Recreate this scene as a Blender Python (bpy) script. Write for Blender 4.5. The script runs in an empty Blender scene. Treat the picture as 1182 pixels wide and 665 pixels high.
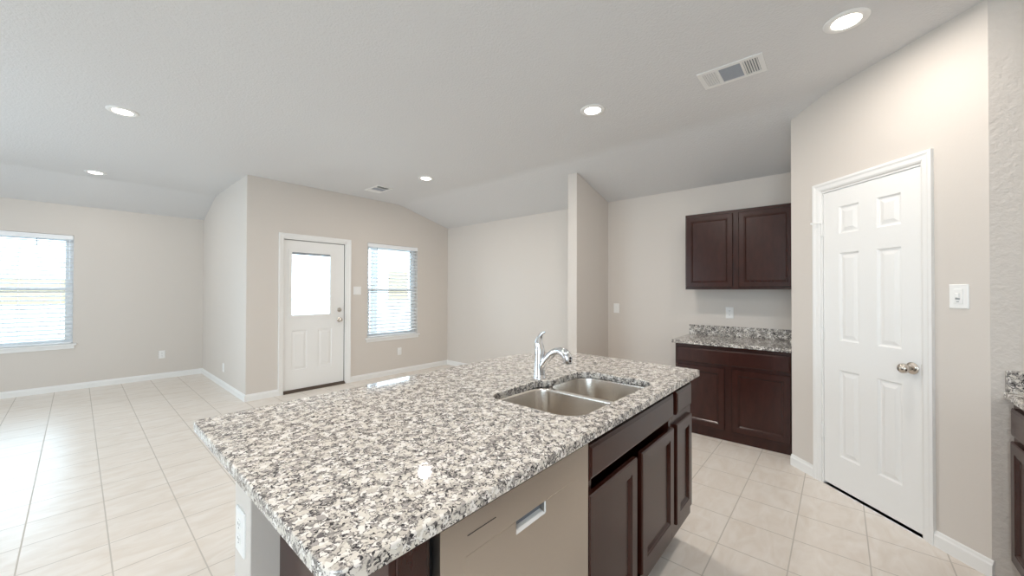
import bpy, bmesh, math
from mathutils import Vector, Matrix

C = bpy.context.scene.collection
SC = bpy.context.scene
PI = math.pi

# ------------------------------------------------------------------ camera
AZ, PITCH, ROLL, CAM_H, FPX = math.radians(40.8916), math.radians(0.471), math.radians(-0.1466), 1.3413, 435.15
fw = Vector((math.cos(AZ) * math.cos(PITCH), math.sin(AZ) * math.cos(PITCH), math.sin(PITCH)))
rt = Vector((math.sin(AZ), -math.cos(AZ), 0))
up = rt.cross(fw)
r2 = rt * math.cos(ROLL) - up * math.sin(ROLL)
u2 = up * math.cos(ROLL) + rt * math.sin(ROLL)
cam_d = bpy.data.cameras.new('camera')
cam_d.sensor_width = 36
cam_d.lens = FPX / 1182 * 36
cam_d.clip_start = 0.02
cam = bpy.data.objects.new('camera', cam_d)
C.objects.link(cam)
M = Matrix((r2, u2, -fw)).transposed().to_4x4()
M.translation = Vector((0, 0, CAM_H))
cam.matrix_world = M
SC.camera = cam

# ------------------------------------------------------------------ light
SKY_STRENGTH = 7.0
SKY_COLOR = (0.70, 0.87, 1.0, 1)
LAMP_POWER = 5.0
KITCHEN_LAMP_POWER = 13.0
LAMP_COLOR = (1.0, 0.92, 0.84)
EXPOSURE = 0.06
world = bpy.data.worlds.new('overcast_sky')
SC.world = world
world.use_nodes = True
bg = world.node_tree.nodes['Background']
bg.inputs['Color'].default_value = SKY_COLOR
bg.inputs['Strength'].default_value = SKY_STRENGTH

def window_portal(loc, axis, w, h):
    """daylight portal in a window opening (guides sky sampling, gives no light of its own)"""
    d = bpy.data.lights.new('daylight_portal', 'AREA')
    d.shape = 'RECTANGLE'; d.size = w; d.size_y = h
    d.cycles.is_portal = True
    o = bpy.data.objects.new('daylight_portal', d)
    o.location = loc
    o.rotation_euler = Vector(axis).to_track_quat('-Z', 'Y').to_euler()
    C.objects.link(o)
window_portal((-0.485, 7.95, 1.34), (0, -1, 0), 0.95, 1.5)
window_portal((3.34, 5.58, 1.34), (0, -1, 0), 0.95, 1.5)
window_portal((2.1, 5.56, 1.43), (0, -1, 0), 0.55, 0.9)
window_portal((-2.98, -1.2, 1.4), (1, 0, 0), 2.8, 1.8)
window_portal((-2.98, 4.6, 1.3), (1, 0, 0), 2.2, 1.8)

SC.view_settings.view_transform = 'Standard'
SC.view_settings.look = 'None'
SC.view_settings.gamma = 1
SC.view_settings.use_curve_mapping = False
SC.view_settings.exposure = EXPOSURE
SC.cycles.max_bounces = 14
SC.cycles.diffuse_bounces = 8
SC.cycles.glossy_bounces = 5
SC.cycles.transparent_max_bounces = 12
SC.cycles.sample_clamp_indirect = 6
SC.cycles.caustics_reflective = False
SC.cycles.caustics_refractive = False

# ------------------------------------------------------------------ materials
def new_mat(name):
    m = bpy.data.materials.new(name)
    m.use_nodes = True
    nt = m.node_tree
    return m, nt, nt.nodes['Principled BSDF']

def nd(nt, t, **kw):
    n = nt.nodes.new(t)
    for k, v in kw.items():
        setattr(n, k, v)
    return n

def simple(name, col, rough=0.5, metal=0.0, coat=0.0, spec=0.5, bump=0.0, bscale=300, bdist=0.002):
    m, nt, b = new_mat(name)
    b.inputs['Base Color'].default_value = (*col, 1)
    b.inputs['Roughness'].default_value = rough
    b.inputs['Metallic'].default_value = metal
    b.inputs['Coat Weight'].default_value = coat
    b.inputs['Specular IOR Level'].default_value = spec
    tc = nd(nt, 'ShaderNodeTexCoord')
    no = nd(nt, 'ShaderNodeTexNoise')
    no.inputs['Scale'].default_value = bscale
    no.inputs['Detail'].default_value = 3
    nt.links.new(tc.outputs['Object'], no.inputs['Vector'])
    if bump > 0:
        bp = nd(nt, 'ShaderNodeBump')
        bp.inputs['Strength'].default_value = bump
        bp.inputs['Distance'].default_value = bdist
        nt.links.new(no.outputs['Fac'], bp.inputs['Height'])
        nt.links.new(bp.outputs['Normal'], b.inputs['Normal'])
    else:
        mr = nd(nt, 'ShaderNodeMapRange')
        mr.inputs['To Min'].default_value = max(rough - 0.03, 0.0)
        mr.inputs['To Max'].default_value = rough + 0.03
        nt.links.new(no.outputs['Fac'], mr.inputs['Value'])
        nt.links.new(mr.outputs['Result'], b.inputs['Roughness'])
    return m

WALL_COL = (0.665, 0.62, 0.575)
M_WALL = simple('greige_wall_paint', WALL_COL, 0.6, bump=0.12, bscale=90)
M_WALL_TEX = simple('knockdown_wall_paint', WALL_COL, 0.6, bump=0.8, bscale=38, bdist=0.007)
M_CEIL = simple('ceiling_paint', (0.68, 0.68, 0.685), 0.8, bump=0.8, bscale=80, bdist=0.004)
M_TRIM = simple('white_trim_paint', (0.84, 0.84, 0.83), 0.35)
M_DOOR = simple('white_door_paint', (0.85, 0.85, 0.84), 0.38)
M_PLASTIC = simple('white_plastic', (0.86, 0.86, 0.85), 0.3)
M_BLIND = simple('white_blind_slat', (0.88, 0.90, 0.92), 0.45)
M_VINYL = simple('white_vinyl_frame', (0.82, 0.84, 0.86), 0.35)
M_CHROME = simple('polished_chrome', (0.80, 0.82, 0.85), 0.07, metal=1.0)
M_NICKEL = simple('satin_nickel', (0.62, 0.57, 0.51), 0.24, metal=1.0)
M_BRONZE = simple('dark_bronze', (0.07, 0.045, 0.03), 0.45)
M_DARK = simple('dark_void', (0.02, 0.02, 0.025), 0.6)
M_DUCT = simple('duct_grey', (0.16, 0.18, 0.21), 0.6)
M_GRILLE = simple('vent_grille_grey', (0.36, 0.38, 0.42), 0.6)
M_WEATHER = simple('grey_weatherstrip', (0.16, 0.15, 0.14), 0.7)
M_FENCE = simple('cedar_fence', (0.34, 0.26, 0.16), 0.8, bump=0.3, bscale=8)
M_CONCRETE = simple('patio_concrete', (0.62, 0.62, 0.60), 0.9, bump=0.2, bscale=20)
M_POST = simple('painted_post', (0.30, 0.34, 0.38), 0.7)
M_LEAF = simple('shrub_leaves', (0.10, 0.22, 0.06), 0.7)

def brushed(name, col, rough, stretch):
    m, nt, b = new_mat(name)
    tc = nd(nt, 'ShaderNodeTexCoord')
    mp = nd(nt, 'ShaderNodeMapping')
    mp.inputs['Scale'].default_value = stretch
    no = nd(nt, 'ShaderNodeTexNoise')
    no.inputs['Scale'].default_value = 1
    no.inputs['Detail'].default_value = 4
    mr = nd(nt, 'ShaderNodeMapRange')
    mr.inputs['To Min'].default_value = rough - 0.05
    mr.inputs['To Max'].default_value = rough + 0.07
    bp = nd(nt, 'ShaderNodeBump')
    bp.inputs['Strength'].default_value = 0.06
    bp.inputs['Distance'].default_value = 0.001
    nt.links.new(tc.outputs['Object'], mp.inputs['Vector'])
    nt.links.new(mp.outputs['Vector'], no.inputs['Vector'])
    nt.links.new(no.outputs['Fac'], mr.inputs['Value'])
    nt.links.new(mr.outputs['Result'], b.inputs['Roughness'])
    nt.links.new(no.outputs['Fac'], bp.inputs['Height'])
    nt.links.new(bp.outputs['Normal'], b.inputs['Normal'])
    b.inputs['Base Color'].default_value = (*col, 1)
    b.inputs['Metallic'].default_value = 1.0
    return m
M_STEEL = brushed('brushed_stainless', (0.60, 0.55, 0.49), 0.30, (12, 12, 900))
M_SINK = brushed('sink_stainless', (0.74, 0.70, 0.65), 0.22, (400, 400, 8))

def wood():
    m, nt, b = new_mat('espresso_wood')
    tc = nd(nt, 'ShaderNodeTexCoord')
    mp = nd(nt, 'ShaderNodeMapping')
    mp.inputs['Scale'].default_value = (5, 5, 1.6)
    no = nd(nt, 'ShaderNodeTexNoise')
    no.inputs['Scale'].default_value = 5
    no.inputs['Detail'].default_value = 6
    no.inputs['Roughness'].default_value = 0.6
    cr = nd(nt, 'ShaderNodeValToRGB')
    cr.color_ramp.elements[0].position = 0.2
    cr.color_ramp.elements[0].color = (0.026, 0.0062, 0.0038, 1)
    cr.color_ramp.elements[1].position = 0.8
    cr.color_ramp.elements[1].color = (0.042, 0.0108, 0.0066, 1)
    nt.links.new(tc.outputs['Object'], mp.inputs['Vector'])
    nt.links.new(mp.outputs['Vector'], no.inputs['Vector'])
    nt.links.new(no.outputs['Fac'], cr.inputs['Fac'])
    nt.links.new(cr.outputs['Color'], b.inputs['Base Color'])
    b.inputs['Roughness'].default_value = 0.24
    b.inputs['Specular IOR Level'].default_value = 0.42
    b.inputs['Coat Weight'].default_value = 0.0
    b.inputs['Coat Roughness'].default_value = 0.22
    return m
M_WOOD = wood()

def granite(name, scale=1.0, dark=0.0):
    m, nt, b = new_mat(name)
    L = nt.links.new
    tc = nd(nt, 'ShaderNodeTexCoord')
    # wobble the coordinates so the grains are irregular
    wob = nd(nt, 'ShaderNodeTexNoise'); wob.inputs['Scale'].default_value = 70 * scale; wob.inputs['Detail'].default_value = 2
    sub = nd(nt, 'ShaderNodeVectorMath', operation='SUBTRACT'); sub.inputs[1].default_value = (0.5, 0.5, 0.5)
    scl = nd(nt, 'ShaderNodeVectorMath', operation='SCALE'); scl.inputs['Scale'].default_value = 0.022 / scale
    add = nd(nt, 'ShaderNodeVectorMath', operation='ADD')
    L(tc.outputs['Object'], wob.inputs['Vector'])
    L(wob.outputs['Color'], sub.inputs[0]); L(sub.outputs[0], scl.inputs[0])
    L(tc.outputs['Object'], add.inputs[0]); L(scl.outputs[0], add.inputs[1])
    # pale rounded grains, dark filaments and specks gathered along their borders
    vc = nd(nt, 'ShaderNodeTexVoronoi'); vc.inputs['Scale'].default_value = 78 * scale
    ve = nd(nt, 'ShaderNodeTexVoronoi', feature='DISTANCE_TO_EDGE'); ve.inputs['Scale'].default_value = 78 * scale
    v2 = nd(nt, 'ShaderNodeTexVoronoi'); v2.inputs['Scale'].default_value = 215 * scale
    for v in (vc, ve, v2):
        L(add.outputs[0], v.inputs['Vector'])
    s1 = nd(nt, 'ShaderNodeSeparateColor'); s2 = nd(nt, 'ShaderNodeSeparateColor')
    L(vc.outputs['Color'], s1.inputs['Color']); L(v2.outputs['Color'], s2.inputs['Color'])
    patch = nd(nt, 'ShaderNodeTexNoise'); patch.inputs['Scale'].default_value = 38 * scale; patch.inputs['Detail'].default_value = 4
    L(tc.outputs['Object'], patch.inputs['Vector'])
    base = nd(nt, 'ShaderNodeValToRGB'); base.color_ramp.interpolation = 'CONSTANT'
    e = base.color_ramp.elements
    e[0].position = 0.0; e[0].color = (0.69, 0.655, 0.60, 1)
    e[1].position = 0.35; e[1].color = (0.80, 0.775, 0.74, 1)
    for pos, col in ((0.66, (0.64, 0.60, 0.54, 1)), (0.82, (0.54, 0.505, 0.46, 1)), (0.93, (0.38, 0.355, 0.34, 1))):
        k = e.new(pos); k.color = col
    L(s1.outputs['Red'], base.inputs['Fac'])
    gcol = nd(nt, 'ShaderNodeValToRGB'); gcol.color_ramp.interpolation = 'CONSTANT'
    g = gcol.color_ramp.elements
    g[0].position = 0.0; g[0].color = (0.24, 0.225, 0.215, 1)
    g[1].position = 0.30; g[1].color = (0.37, 0.345, 0.32, 1)
    for pos, col in ((0.56, (0.13, 0.12, 0.12, 1)), (0.76, (0.035, 0.032, 0.034, 1))):
        k = g.new(pos); k.color = col
    L(s2.outputs['Green'], gcol.inputs['Fac'])
    # score = edge closeness + patch noise + a random part per speck
    ed = nd(nt, 'ShaderNodeMapRange'); ed.inputs['From Min'].default_value = 0.0; ed.inputs['From Max'].default_value = 0.32
    ed.inputs['To Min'].default_value = 0.62; ed.inputs['To Max'].default_value = 0.0
    L(ve.outputs['Distance'], ed.inputs['Value'])
    pm = nd(nt, 'ShaderNodeMapRange'); pm.inputs['From Min'].default_value = 0.3; pm.inputs['From Max'].default_value = 0.7
    pm.inputs['To Max'].default_value = 0.85
    L(patch.outputs['Fac'], pm.inputs['Value'])
    a1 = nd(nt, 'ShaderNodeMath', operation='ADD'); L(ed.outputs[0], a1.inputs[0]); L(pm.outputs[0], a1.inputs[1])
    rm = nd(nt, 'ShaderNodeMath', operation='MULTIPLY'); rm.inputs[1].default_value = 0.55; L(s2.outputs['Red'], rm.inputs[0])
    a2 = nd(nt, 'ShaderNodeMath', operation='ADD'); L(a1.outputs[0], a2.inputs[0]); L(rm.outputs[0], a2.inputs[1])
    th = nd(nt, 'ShaderNodeMath', operation='GREATER_THAN'); th.inputs[1].default_value = 1.12 - dark
    L(a2.outputs[0], th.inputs[0])
    mix = nd(nt, 'ShaderNodeMix', data_type='RGBA')
    L(th.outputs[0], mix.inputs['Factor']); L(base.outputs['Color'], mix.inputs['A']); L(gcol.outputs['Color'], mix.inputs['B'])
    L(mix.outputs['Result'], b.inputs['Base Color'])
    b.inputs['Roughness'].default_value = 0.045
    b.inputs['Specular IOR Level'].default_value = 0.5
    return m
M_GRANITE = granite('speckled_granite')
M_GRANITE2 = granite('speckled_granite_dark', 0.85, 0.12)

def tile():
    m, nt, b = new_mat('ceramic_floor_tile')
    L = nt.links.new
    tc = nd(nt, 'ShaderNodeTexCoord')
    mp = nd(nt, 'ShaderNodeMapping'); mp.inputs['Location'].default_value = (0.1802, -2.9205 + 0.3035 * 10, 0)
    br = nd(nt, 'ShaderNodeTexBrick')
    br.offset = 0; br.squash = 1
    br.inputs['Scale'].default_value = 1
    br.inputs['Brick Width'].default_value = 0.3035
    br.inputs['Row Height'].default_value = 0.3035
    br.inputs['Mortar Size'].default_value = 0.0032
    br.inputs['Mortar Smooth'].default_value = 0.2
    br.inputs['Bias'].default_value = 0
    L(tc.outputs['Object'], mp.inputs['Vector']); L(mp.outputs['Vector'], br.inputs['Vector'])
    no = nd(nt, 'ShaderNodeTexNoise'); no.inputs['Scale'].default_value = 5; no.inputs['Detail'].default_value = 7; no.inputs['Distortion'].default_value = 1.2
    st = nd(nt, 'ShaderNodeMapping'); st.inputs['Scale'].default_value = (1.0, 2.6, 1); st.inputs['Rotation'].default_value = (0, 0, 0.6)
    L(tc.outputs['Object'], st.inputs['Vector']); L(st.outputs['Vector'], no.inputs['Vector'])
    cr = nd(nt, 'ShaderNodeValToRGB')
    cr.color_ramp.elements[0].position = 0.3; cr.color_ramp.elements[0].color = (0.73, 0.66, 0.585, 1)
    cr.color_ramp.elements[1].position = 0.7; cr.color_ramp.elements[1].color = (0.82, 0.77, 0.715, 1)
    L(no.outputs['Fac'], cr.inputs['Fac'])
    mix = nd(nt, 'ShaderNodeMix', data_type='RGBA'); mix.inputs['B'].default_value = (0.56, 0.515, 0.46, 1)
    L(br.outputs['Fac'], mix.inputs['Factor']); L(cr.outputs['Color'], mix.inputs['A'])
    L(mix.outputs['Result'], b.inputs['Base Color'])
    mr = nd(nt, 'ShaderNodeMapRange'); b.inputs['Specular IOR Level'].default_value = 0.42; mr.inputs['To Min'].default_value = 0.30; mr.inputs['To Max'].default_value = 0.8
    L(br.outputs['Fac'], mr.inputs['Value']); L(mr.outputs['Result'], b.inputs['Roughness'])
    bp = nd(nt, 'ShaderNodeBump'); bp.invert = True; bp.inputs['Strength'].default_value = 0.4; bp.inputs['Distance'].default_value = 0.002
    L(br.outputs['Fac'], bp.inputs['Height']); L(bp.outputs['Normal'], b.inputs['Normal'])
    return m
M_TILE = tile()

def glass():
    m = bpy.data.materials.new('window_glass'); m.use_nodes = True
    nt = m.node_tree; nt.nodes.clear()
    out = nd(nt, 'ShaderNodeOutputMaterial'); tr = nd(nt, 'ShaderNodeBsdfTransparent'); gl = nd(nt, 'ShaderNodeBsdfGlossy')
    gl.inputs['Roughness'].default_value = 0.02
    tr.inputs['Color'].default_value = (0.93, 0.96, 0.97, 1)
    fr = nd(nt, 'ShaderNodeFresnel'); fr.inputs['IOR'].default_value = 1.45
    mx = nd(nt, 'ShaderNodeMixShader')
    nt.links.new(fr.outputs[0], mx.inputs[0]); nt.links.new(tr.outputs[0], mx.inputs[1]); nt.links.new(gl.outputs[0], mx.inputs[2])
    nt.links.new(mx.outputs[0], out.inputs['Surface'])
    return m
M_GLASS = glass()

def emit(name, col, s):
    m, nt, b = new_mat(name)
    b.inputs['Base Color'].default_value = (0.8, 0.8, 0.8, 1)
    b.inputs['Emission Color'].default_value = (*col, 1)
    b.inputs['Emission Strength'].default_value = s
    return m
M_LAMP = emit('lit_led_lens', (1.0, 0.90, 0.76), 14)

# ------------------------------------------------------------------ mesh tools (all shapes are given in room coordinates)
class Frame:
    """local axes: u along a wall, n out of it, z up"""
    def __init__(s, o, u, n, up=(0, 0, 1)):
        s.o, s.u, s.n, s.z = Vector(o), Vector(u).normalized(), Vector(n).normalized(), Vector(up)
    def p(s, u, n, z):
        return s.o + s.u * u + s.n * n + s.z * z
ROOM = Frame((0, 0, 0), (1, 0, 0), (0, 1, 0))

def box(bm, u0, u1, n0, n1, z0, z1, F=ROOM):
    v = [bm.verts.new(F.p(u, n, z)) for z in (z0, z1) for (u, n) in ((u0, n0), (u1, n0), (u1, n1), (u0, n1))]
    fs = [(0, 1, 2, 3), (4, 5, 6, 7), (0, 1, 5, 4), (1, 2, 6, 5), (2, 3, 7, 6), (3, 0, 4, 7)]
    return [bm.faces.new([v[i] for i in f]) for f in fs]

def prism(bm, pts, a, b):
    """pts: closed list of Vector-able; a->b offset vectors"""
    a, b = Vector(a), Vector(b)
    A = [bm.verts.new(Vector(p) + a) for p in pts]
    B = [bm.verts.new(Vector(p) + b) for p in pts]
    n = len(pts)
    bm.faces.new(A); bm.faces.new(B[::-1])
    for i in range(n):
        bm.faces.new((A[i], A[(i + 1) % n], B[(i + 1) % n], B[i]))

def nested(bm, F, u0, u1, z0, z1, steps, cap=True):
    """concentric rectangles: steps = [(inset, height n), ...] joined by faces, last one capped"""
    prev = None
    for ins, n in steps:
        r = [bm.verts.new(F.p(u, n, z)) for u, z in ((u0 + ins, z0 + ins), (u1 - ins, z0 + ins), (u1 - ins, z1 - ins), (u0 + ins, z1 - ins))]
        if prev:
            for i in range(4):
                bm.faces.new((prev[i], prev[(i + 1) % 4], r[(i + 1) % 4], r[i]))
        prev = r
    if cap:
        bm.faces.new(prev)

def panel_slab(bm, F, u0, u1, z0, z1, back, front, holes, steps=None):
    """slab with rectangular panels (steps given) or through holes (steps None)"""
    us = sorted({u0, u1} | {h[0] for h in holes} | {h[1] for h in holes})
    zs = sorted({z0, z1} | {h[2] for h in holes} | {h[3] for h in holes})
    inside = lambda u, z: any(h[0] < u < h[1] and h[2] < z < h[3] for h in holes)
    for n, do in ((front, True), (back, steps is None)):
        cache = {}
        V = lambda u, z: cache.setdefault((u, z), bm.verts.new(F.p(u, n, z)) if (u, z) not in cache else None)
        for i in range(len(us) - 1):
            for j in range(len(zs) - 1):
                if do and inside((us[i] + us[i + 1]) / 2, (zs[j] + zs[j + 1]) / 2):
                    continue
                q = []
                for (u, z) in ((us[i], zs[j]), (us[i + 1], zs[j]), (us[i + 1], zs[j + 1]), (us[i], zs[j + 1])):
                    if (u, z) not in cache:
                        cache[(u, z)] = bm.verts.new(F.p(u, n, z))
                    q.append(cache[(u, z)])
                bm.faces.new(q)
    nested(bm, F, u0, u1, z0, z1, [(0, back), (0, front)], cap=False)
    for h in holes:
        if steps is None:
            nested(bm, F, h[0], h[1], h[2], h[3], [(0, front), (0, back)], cap=False)
        else:
            nested(bm, F, h[0], h[1], h[2], h[3], [(i, front + d) for i, d in steps])

def ring_verts(bm, c, ax1, ax2, r, n):
    return [bm.verts.new(c + ax1 * (r * math.cos(2 * PI * i / n)) + ax2 * (r * math.sin(2 * PI * i / n))) for i in range(n)]

def sweep(bm, pts, radii, n=20, caps=True, squash=1.0, side=None):
    pts = [Vector(p) for p in pts]
    ax1 = None; prev = None
    for i, p in enumerate(pts):
        t = (pts[min(i + 1, len(pts) - 1)] - pts[max(i - 1, 0)]).normalized()
        if ax1 is None:
            s = Vector(side) if side else (Vector((0, 0, 1)) if abs(t.z) < 0.8 else Vector((1, 0, 0)))
            ax1 = (s - t * s.dot(t)).normalized()
        else:
            ax1 = (ax1 - t * ax1.dot(t)).normalized()
        ax2 = t.cross(ax1)
        r = radii[i]
        ra, rb = (r, r * squash) if not isinstance(r, tuple) else r
        ring = [bm.verts.new(p + ax1 * (ra * math.cos(2 * PI * k / n)) + ax2 * (rb * math.sin(2 * PI * k / n))) for k in range(n)]
        if prev:
            for k in range(n):
                bm.faces.new((prev[k], prev[(k + 1) % n], ring[(k + 1) % n], ring[k]))
        elif caps:
            bm.faces.new(ring[::-1])
        prev = ring
    if caps:
        bm.faces.new(prev)

def lathe(bm, o, axis, prof, n=28):
    """prof = [(distance along axis, radius)]"""
    axis = Vector(axis).normalized()
    s = Vector((0, 0, 1)) if abs(axis.z) < 0.8 else Vector((1, 0, 0))
    a1 = axis.cross(s).normalized(); a2 = axis.cross(a1)
    prev = None
    for d, r in prof:
        ring = ring_verts(bm, Vector(o) + axis * d, a1, a2, max(r, 1e-4), n)
        if prev:
            for k in range(n):
                bm.faces.new((prev[k], prev[(k + 1) % n], ring[(k + 1) % n], ring[k]))
        else:
            bm.faces.new(ring[::-1])
        prev = ring
    bm.faces.new(prev)

def smooth_pts(ctrl, n=6):
    out = []
    P = [Vector(c) for c in ctrl]
    for i in range(len(P) - 1):
        p0, p1, p2, p3 = P[max(i - 1, 0)], P[i], P[i + 1], P[min(i + 2, len(P) - 1)]
        for k in range(n):
            t = k / n
            out.append(0.5 * ((2 * p1) + (p2 - p0) * t + (2 * p0 - 5 * p1 + 4 * p2 - p3) * t * t + (3 * p1 - p0 - 3 * p2 + p3) * t ** 3))
    out.append(P[-1])
    return out

def lerp_list(vals, n):
    out = []
    for i in range(len(vals) - 1):
        for k in range(n):
            out.append(vals[i] + (vals[i + 1] - vals[i]) * k / n)
    out.append(vals[-1])
    return out

def root_loc(o):
    v = Vector((0, 0, 0))
    while o:
        v += o.location; o = o.parent
    return v

def obj(name, bm, mat, parent=None, bevel=0.0, smooth=False, label=None, segs=2):
    bmesh.ops.recalc_face_normals(bm, faces=bm.faces[:])
    me = bpy.data.meshes.new(name)
    co = [v.co for v in bm.verts]
    if parent is not None:
        off = root_loc(parent)
    else:
        lo = Vector([min(c[i] for c in co) for i in range(3)]); hi = Vector([max(c[i] for c in co) for i in range(3)])
        off = Vector(((lo.x + hi.x) / 2, (lo.y + hi.y) / 2, lo.z))
        if name == 'floor' or name.startswith(('wall', 'ceiling', 'tri')):
            off = Vector((0, 0, 0))
    for v in bm.verts:
        v.co -= off
    bm.to_mesh(me); bm.free()
    me.materials.append(mat)
    o = bpy.data.objects.new(name, me)
    C.objects.link(o)
    if parent is not None:
        o.parent = parent
    else:
        o.location = off
    if smooth:
        for p in me.polygons:
            p.use_smooth = True
        me.set_sharp_from_angle(angle=math.radians(40))
    if bevel:
        b = o.modifiers.new('bevel', 'BEVEL'); b.width = bevel; b.segments = segs; b.limit_method = 'ANGLE'; b.angle_limit = math.radians(35)
        for p in me.polygons:
            p.use_smooth = True
        me.set_sharp_from_angle(angle=math.radians(35))
        w = o.modifiers.new('normals', 'WEIGHTED_NORMAL'); w.keep_sharp = False
    if label:
        o['label'] = label
    return o

def B():
    return bmesh.new()

def boxobj(name, dims, mat, parent=None, F=ROOM, **kw):
    bm = B(); box(bm, *dims, F=F)
    return obj(name, bm, mat, parent, **kw)

def thing(name, label, cat, loc, group=None):
    o = bpy.data.objects.new(name, None); C.objects.link(o)
    o.location = loc; o.empty_display_size = 0.1
    o['label'] = label; o['category'] = cat
    if group:
        o['group'] = group
    return o

def struct_root(name, loc, label):
    o = bpy.data.objects.new(name, None); C.objects.link(o)
    o.location = loc; o.empty_display_size = 0.1; o['kind'] = 'structure'; o['label'] = label
    return o

def struct(o, label=None):
    o['kind'] = 'structure'
    if label:
        o['label'] = label
    return o

def tag(o, label, cat, group=None):
    o['label'] = label; o['category'] = cat
    if group:
        o['group'] = group
    return o

# ------------------------------------------------------------------ room dimensions
H = 2.743            # flat ceiling
H2 = 2.480           # where the ceiling slopes down to
XE = 4.440           # right wall (dining + kitchen alcove)
XC = 3.444           # crease of the slope towards XE
YB = 5.405           # back wall with patio door
YA = 7.782           # far left wall with window
YC = 6.979
XR = 1.341           # recess side wall
K = 3.3726           # pantry diagonal: x - y = K
PX, PY = 3.649, 0.277
QX, QY = 2.830, -0.542
YK = -1.17           # kitchen wall behind right counter
XL = -2.9            # street side of the house (behind the camera's left)
WT = 0.14

def slope_z(x):
    return H if x < XC else H - (x - XC) * (H - H2) / (XE - XC)

def cut_top(bm, horizontal='x'):
    if horizontal == 'x':
        co = Vector((XC, 0, H)); no = Vector((H - H2, 0, XE - XC)).normalized()
    else:
        co = Vector((0, YC, H)); no = Vector((0, H - H2, YA - YC)).normalized()
    geom = bm.verts[:] + bm.edges[:] + bm.faces[:]
    r = bmesh.ops.bisect_plane(bm, geom=geom, plane_co=co, plane_no=no, clear_outer=True)
    ed = [e for e in r['geom_cut'] if isinstance(e, bmesh.types.BMEdge)]
    if ed:
        bmesh.ops.edgeloop_fill(bm, edges=ed)

def wall(name, F, u0, u1, holes=(), mat=M_WALL, top=H, slope=None, thick=WT, label=None):
    bm = B()
    panel_slab(bm, F, u0, u1, 0, top, -thick, 0, list(holes))
    if slope:
        bmesh.ops.remove_doubles(bm, verts=bm.verts[:], dist=1e-5)
        cut_top(bm, slope)
    return struct(obj(name, bm, mat), label)

F_A = Frame((0, YA, 0), (1, 0, 0), (0, -1, 0))      # u = x
F_B = Frame((0, YB, 0), (1, 0, 0), (0, -1, 0))
F_R = Frame((XR, 0, 0), (0, 1, 0), (-1, 0, 0))      # u = y
F_E = Frame((XE, 0, 0), (0, 1, 0), (-1, 0, 0))
r2_ = math.sqrt(0.5)
F_P = Frame((PX, PY, 0), (-r2_, -r2_, 0), (-r2_, r2_, 0))   # u = distance along the diagonal from its far end
LP = (QX - PX) / -r2_

WA = (-0.94, -0.03, 0.60, 2.075)
WB = (2.89, 3.79, 0.60, 2.075)
DB = (1.735, 2.565, 0.0, 2.025)
DP = (0.262, 0.889, 0.0, 2.05)

# floor
bm = B()
box(bm, XL - WT, XE + WT, YK - 3.0, YA + WT, -0.1, 0)
struct(obj('floor', bm, M_TILE), 'beige square ceramic tile floor')

# ceiling: flat with soft slopes to the right wall and the far left wall
bm = B()
prof_x = [(XL - WT, H), (XC - 0.10, H), (XC - 0.03, H - 0.002), (XC + 0.05, H - 0.0155), (XE + WT, H2 - WT * (H - H2) / (XE - XC))]
def sheet(bm, prof, y0, y1, axis):
    lo, hi = [], []
    for a, z in prof:
        for lst, zz in ((lo, z), (hi, H + 0.12)):
            if axis == 'x':
                lst.append((bm.verts.new((a, y0, zz)), bm.verts.new((a, y1, zz))))
            else:
                lst.append((bm.verts.new((y0, a, zz)), bm.verts.new((y1, a, zz))))
    n = len(prof)
    for i in range(n - 1):
        for l in (lo, hi):
            bm.faces.new((l[i][0], l[i + 1][0], l[i + 1][1], l[i][1]))
        for s in (0, 1):
            bm.faces.new((lo[i][s], lo[i + 1][s], hi[i + 1][s], hi[i][s]))
    for i in (0, n - 1):
        bm.faces.new((lo[i][0], lo[i][1], hi[i][1], hi[i][0]))
sheet(bm, prof_x, YK - 3.0, YB + WT, 'x')
prof_y = [(YB + WT, H), (YC - 0.08, H), (YC - 0.02, H - 0.003), (YC + 0.05, H - 0.018), (YA + WT, H2 - WT * (H - H2) / (YA - YC))]
sheet(bm, prof_y, XL - WT, XR + WT, 'y')
struct(obj('ceiling', bm, M_CEIL, smooth=True), 'white textured ceiling sloping down at two sides')

wall('wall_left', F_A, XL, XR, [WA], slope='y', label='far left beige wall with a window')
wall('wall_recess', F_R, YB + WT, YA, slope='y', label='short return wall between the two window walls')
wall('wall_back', F_B, XR, XE, [DB, WB], slope='x', label='beige wall with patio door and window')
# the outer corner face of the back wall
wall('wall_right', F_E, PY - 0.1, YB, top=H2, label='long wall behind dining area and kitchen alcove')
bm = B(); box(bm, 3.677, XE - 0.001, 2.222, 2.340, 0, H)
bmesh.ops.bisect_plane(bm, geom=bm.verts[:] + bm.edges[:] + bm.faces[:], plane_co=(XC, 0, H), plane_no=Vector((H - H2, 0, XE - XC)).normalized(), clear_outer=True)
struct(obj('wall_partition', bm, M_WALL, bevel=0.004), 'thin stub wall beside the kitchen alcove')
wall('wall_pantry', F_P, 0, LP, [DP], slope='x', thick=0.10, label='angled pantry wall with a white door')
wall('wall_pantry_side', Frame((0, PY, 0), (1, 0, 0), (0, 1, 0)), PX, XE, slope='x', thick=0.10)
wall('wall_pantry_return', Frame((QX, 0, 0), (0, 1, 0), (-1, 0, 0)), YK, QY, mat=M_WALL_TEX, thick=0.10, label='textured return wall at the right edge')
wall('wall_kitchen', Frame((0, YK, 0), (1, 0, 0), (0, 1, 0)), -1.2, QX + 0.1, mat=M_WALL_TEX, label='wall behind the right hand counter')
# pantry closet inside stays dark
boxobj('wall_pantry_back', (QX + 0.1, XE, YK, YK + 0.1, 0, H2), M_WALL)['kind'] = 'structure'
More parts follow.
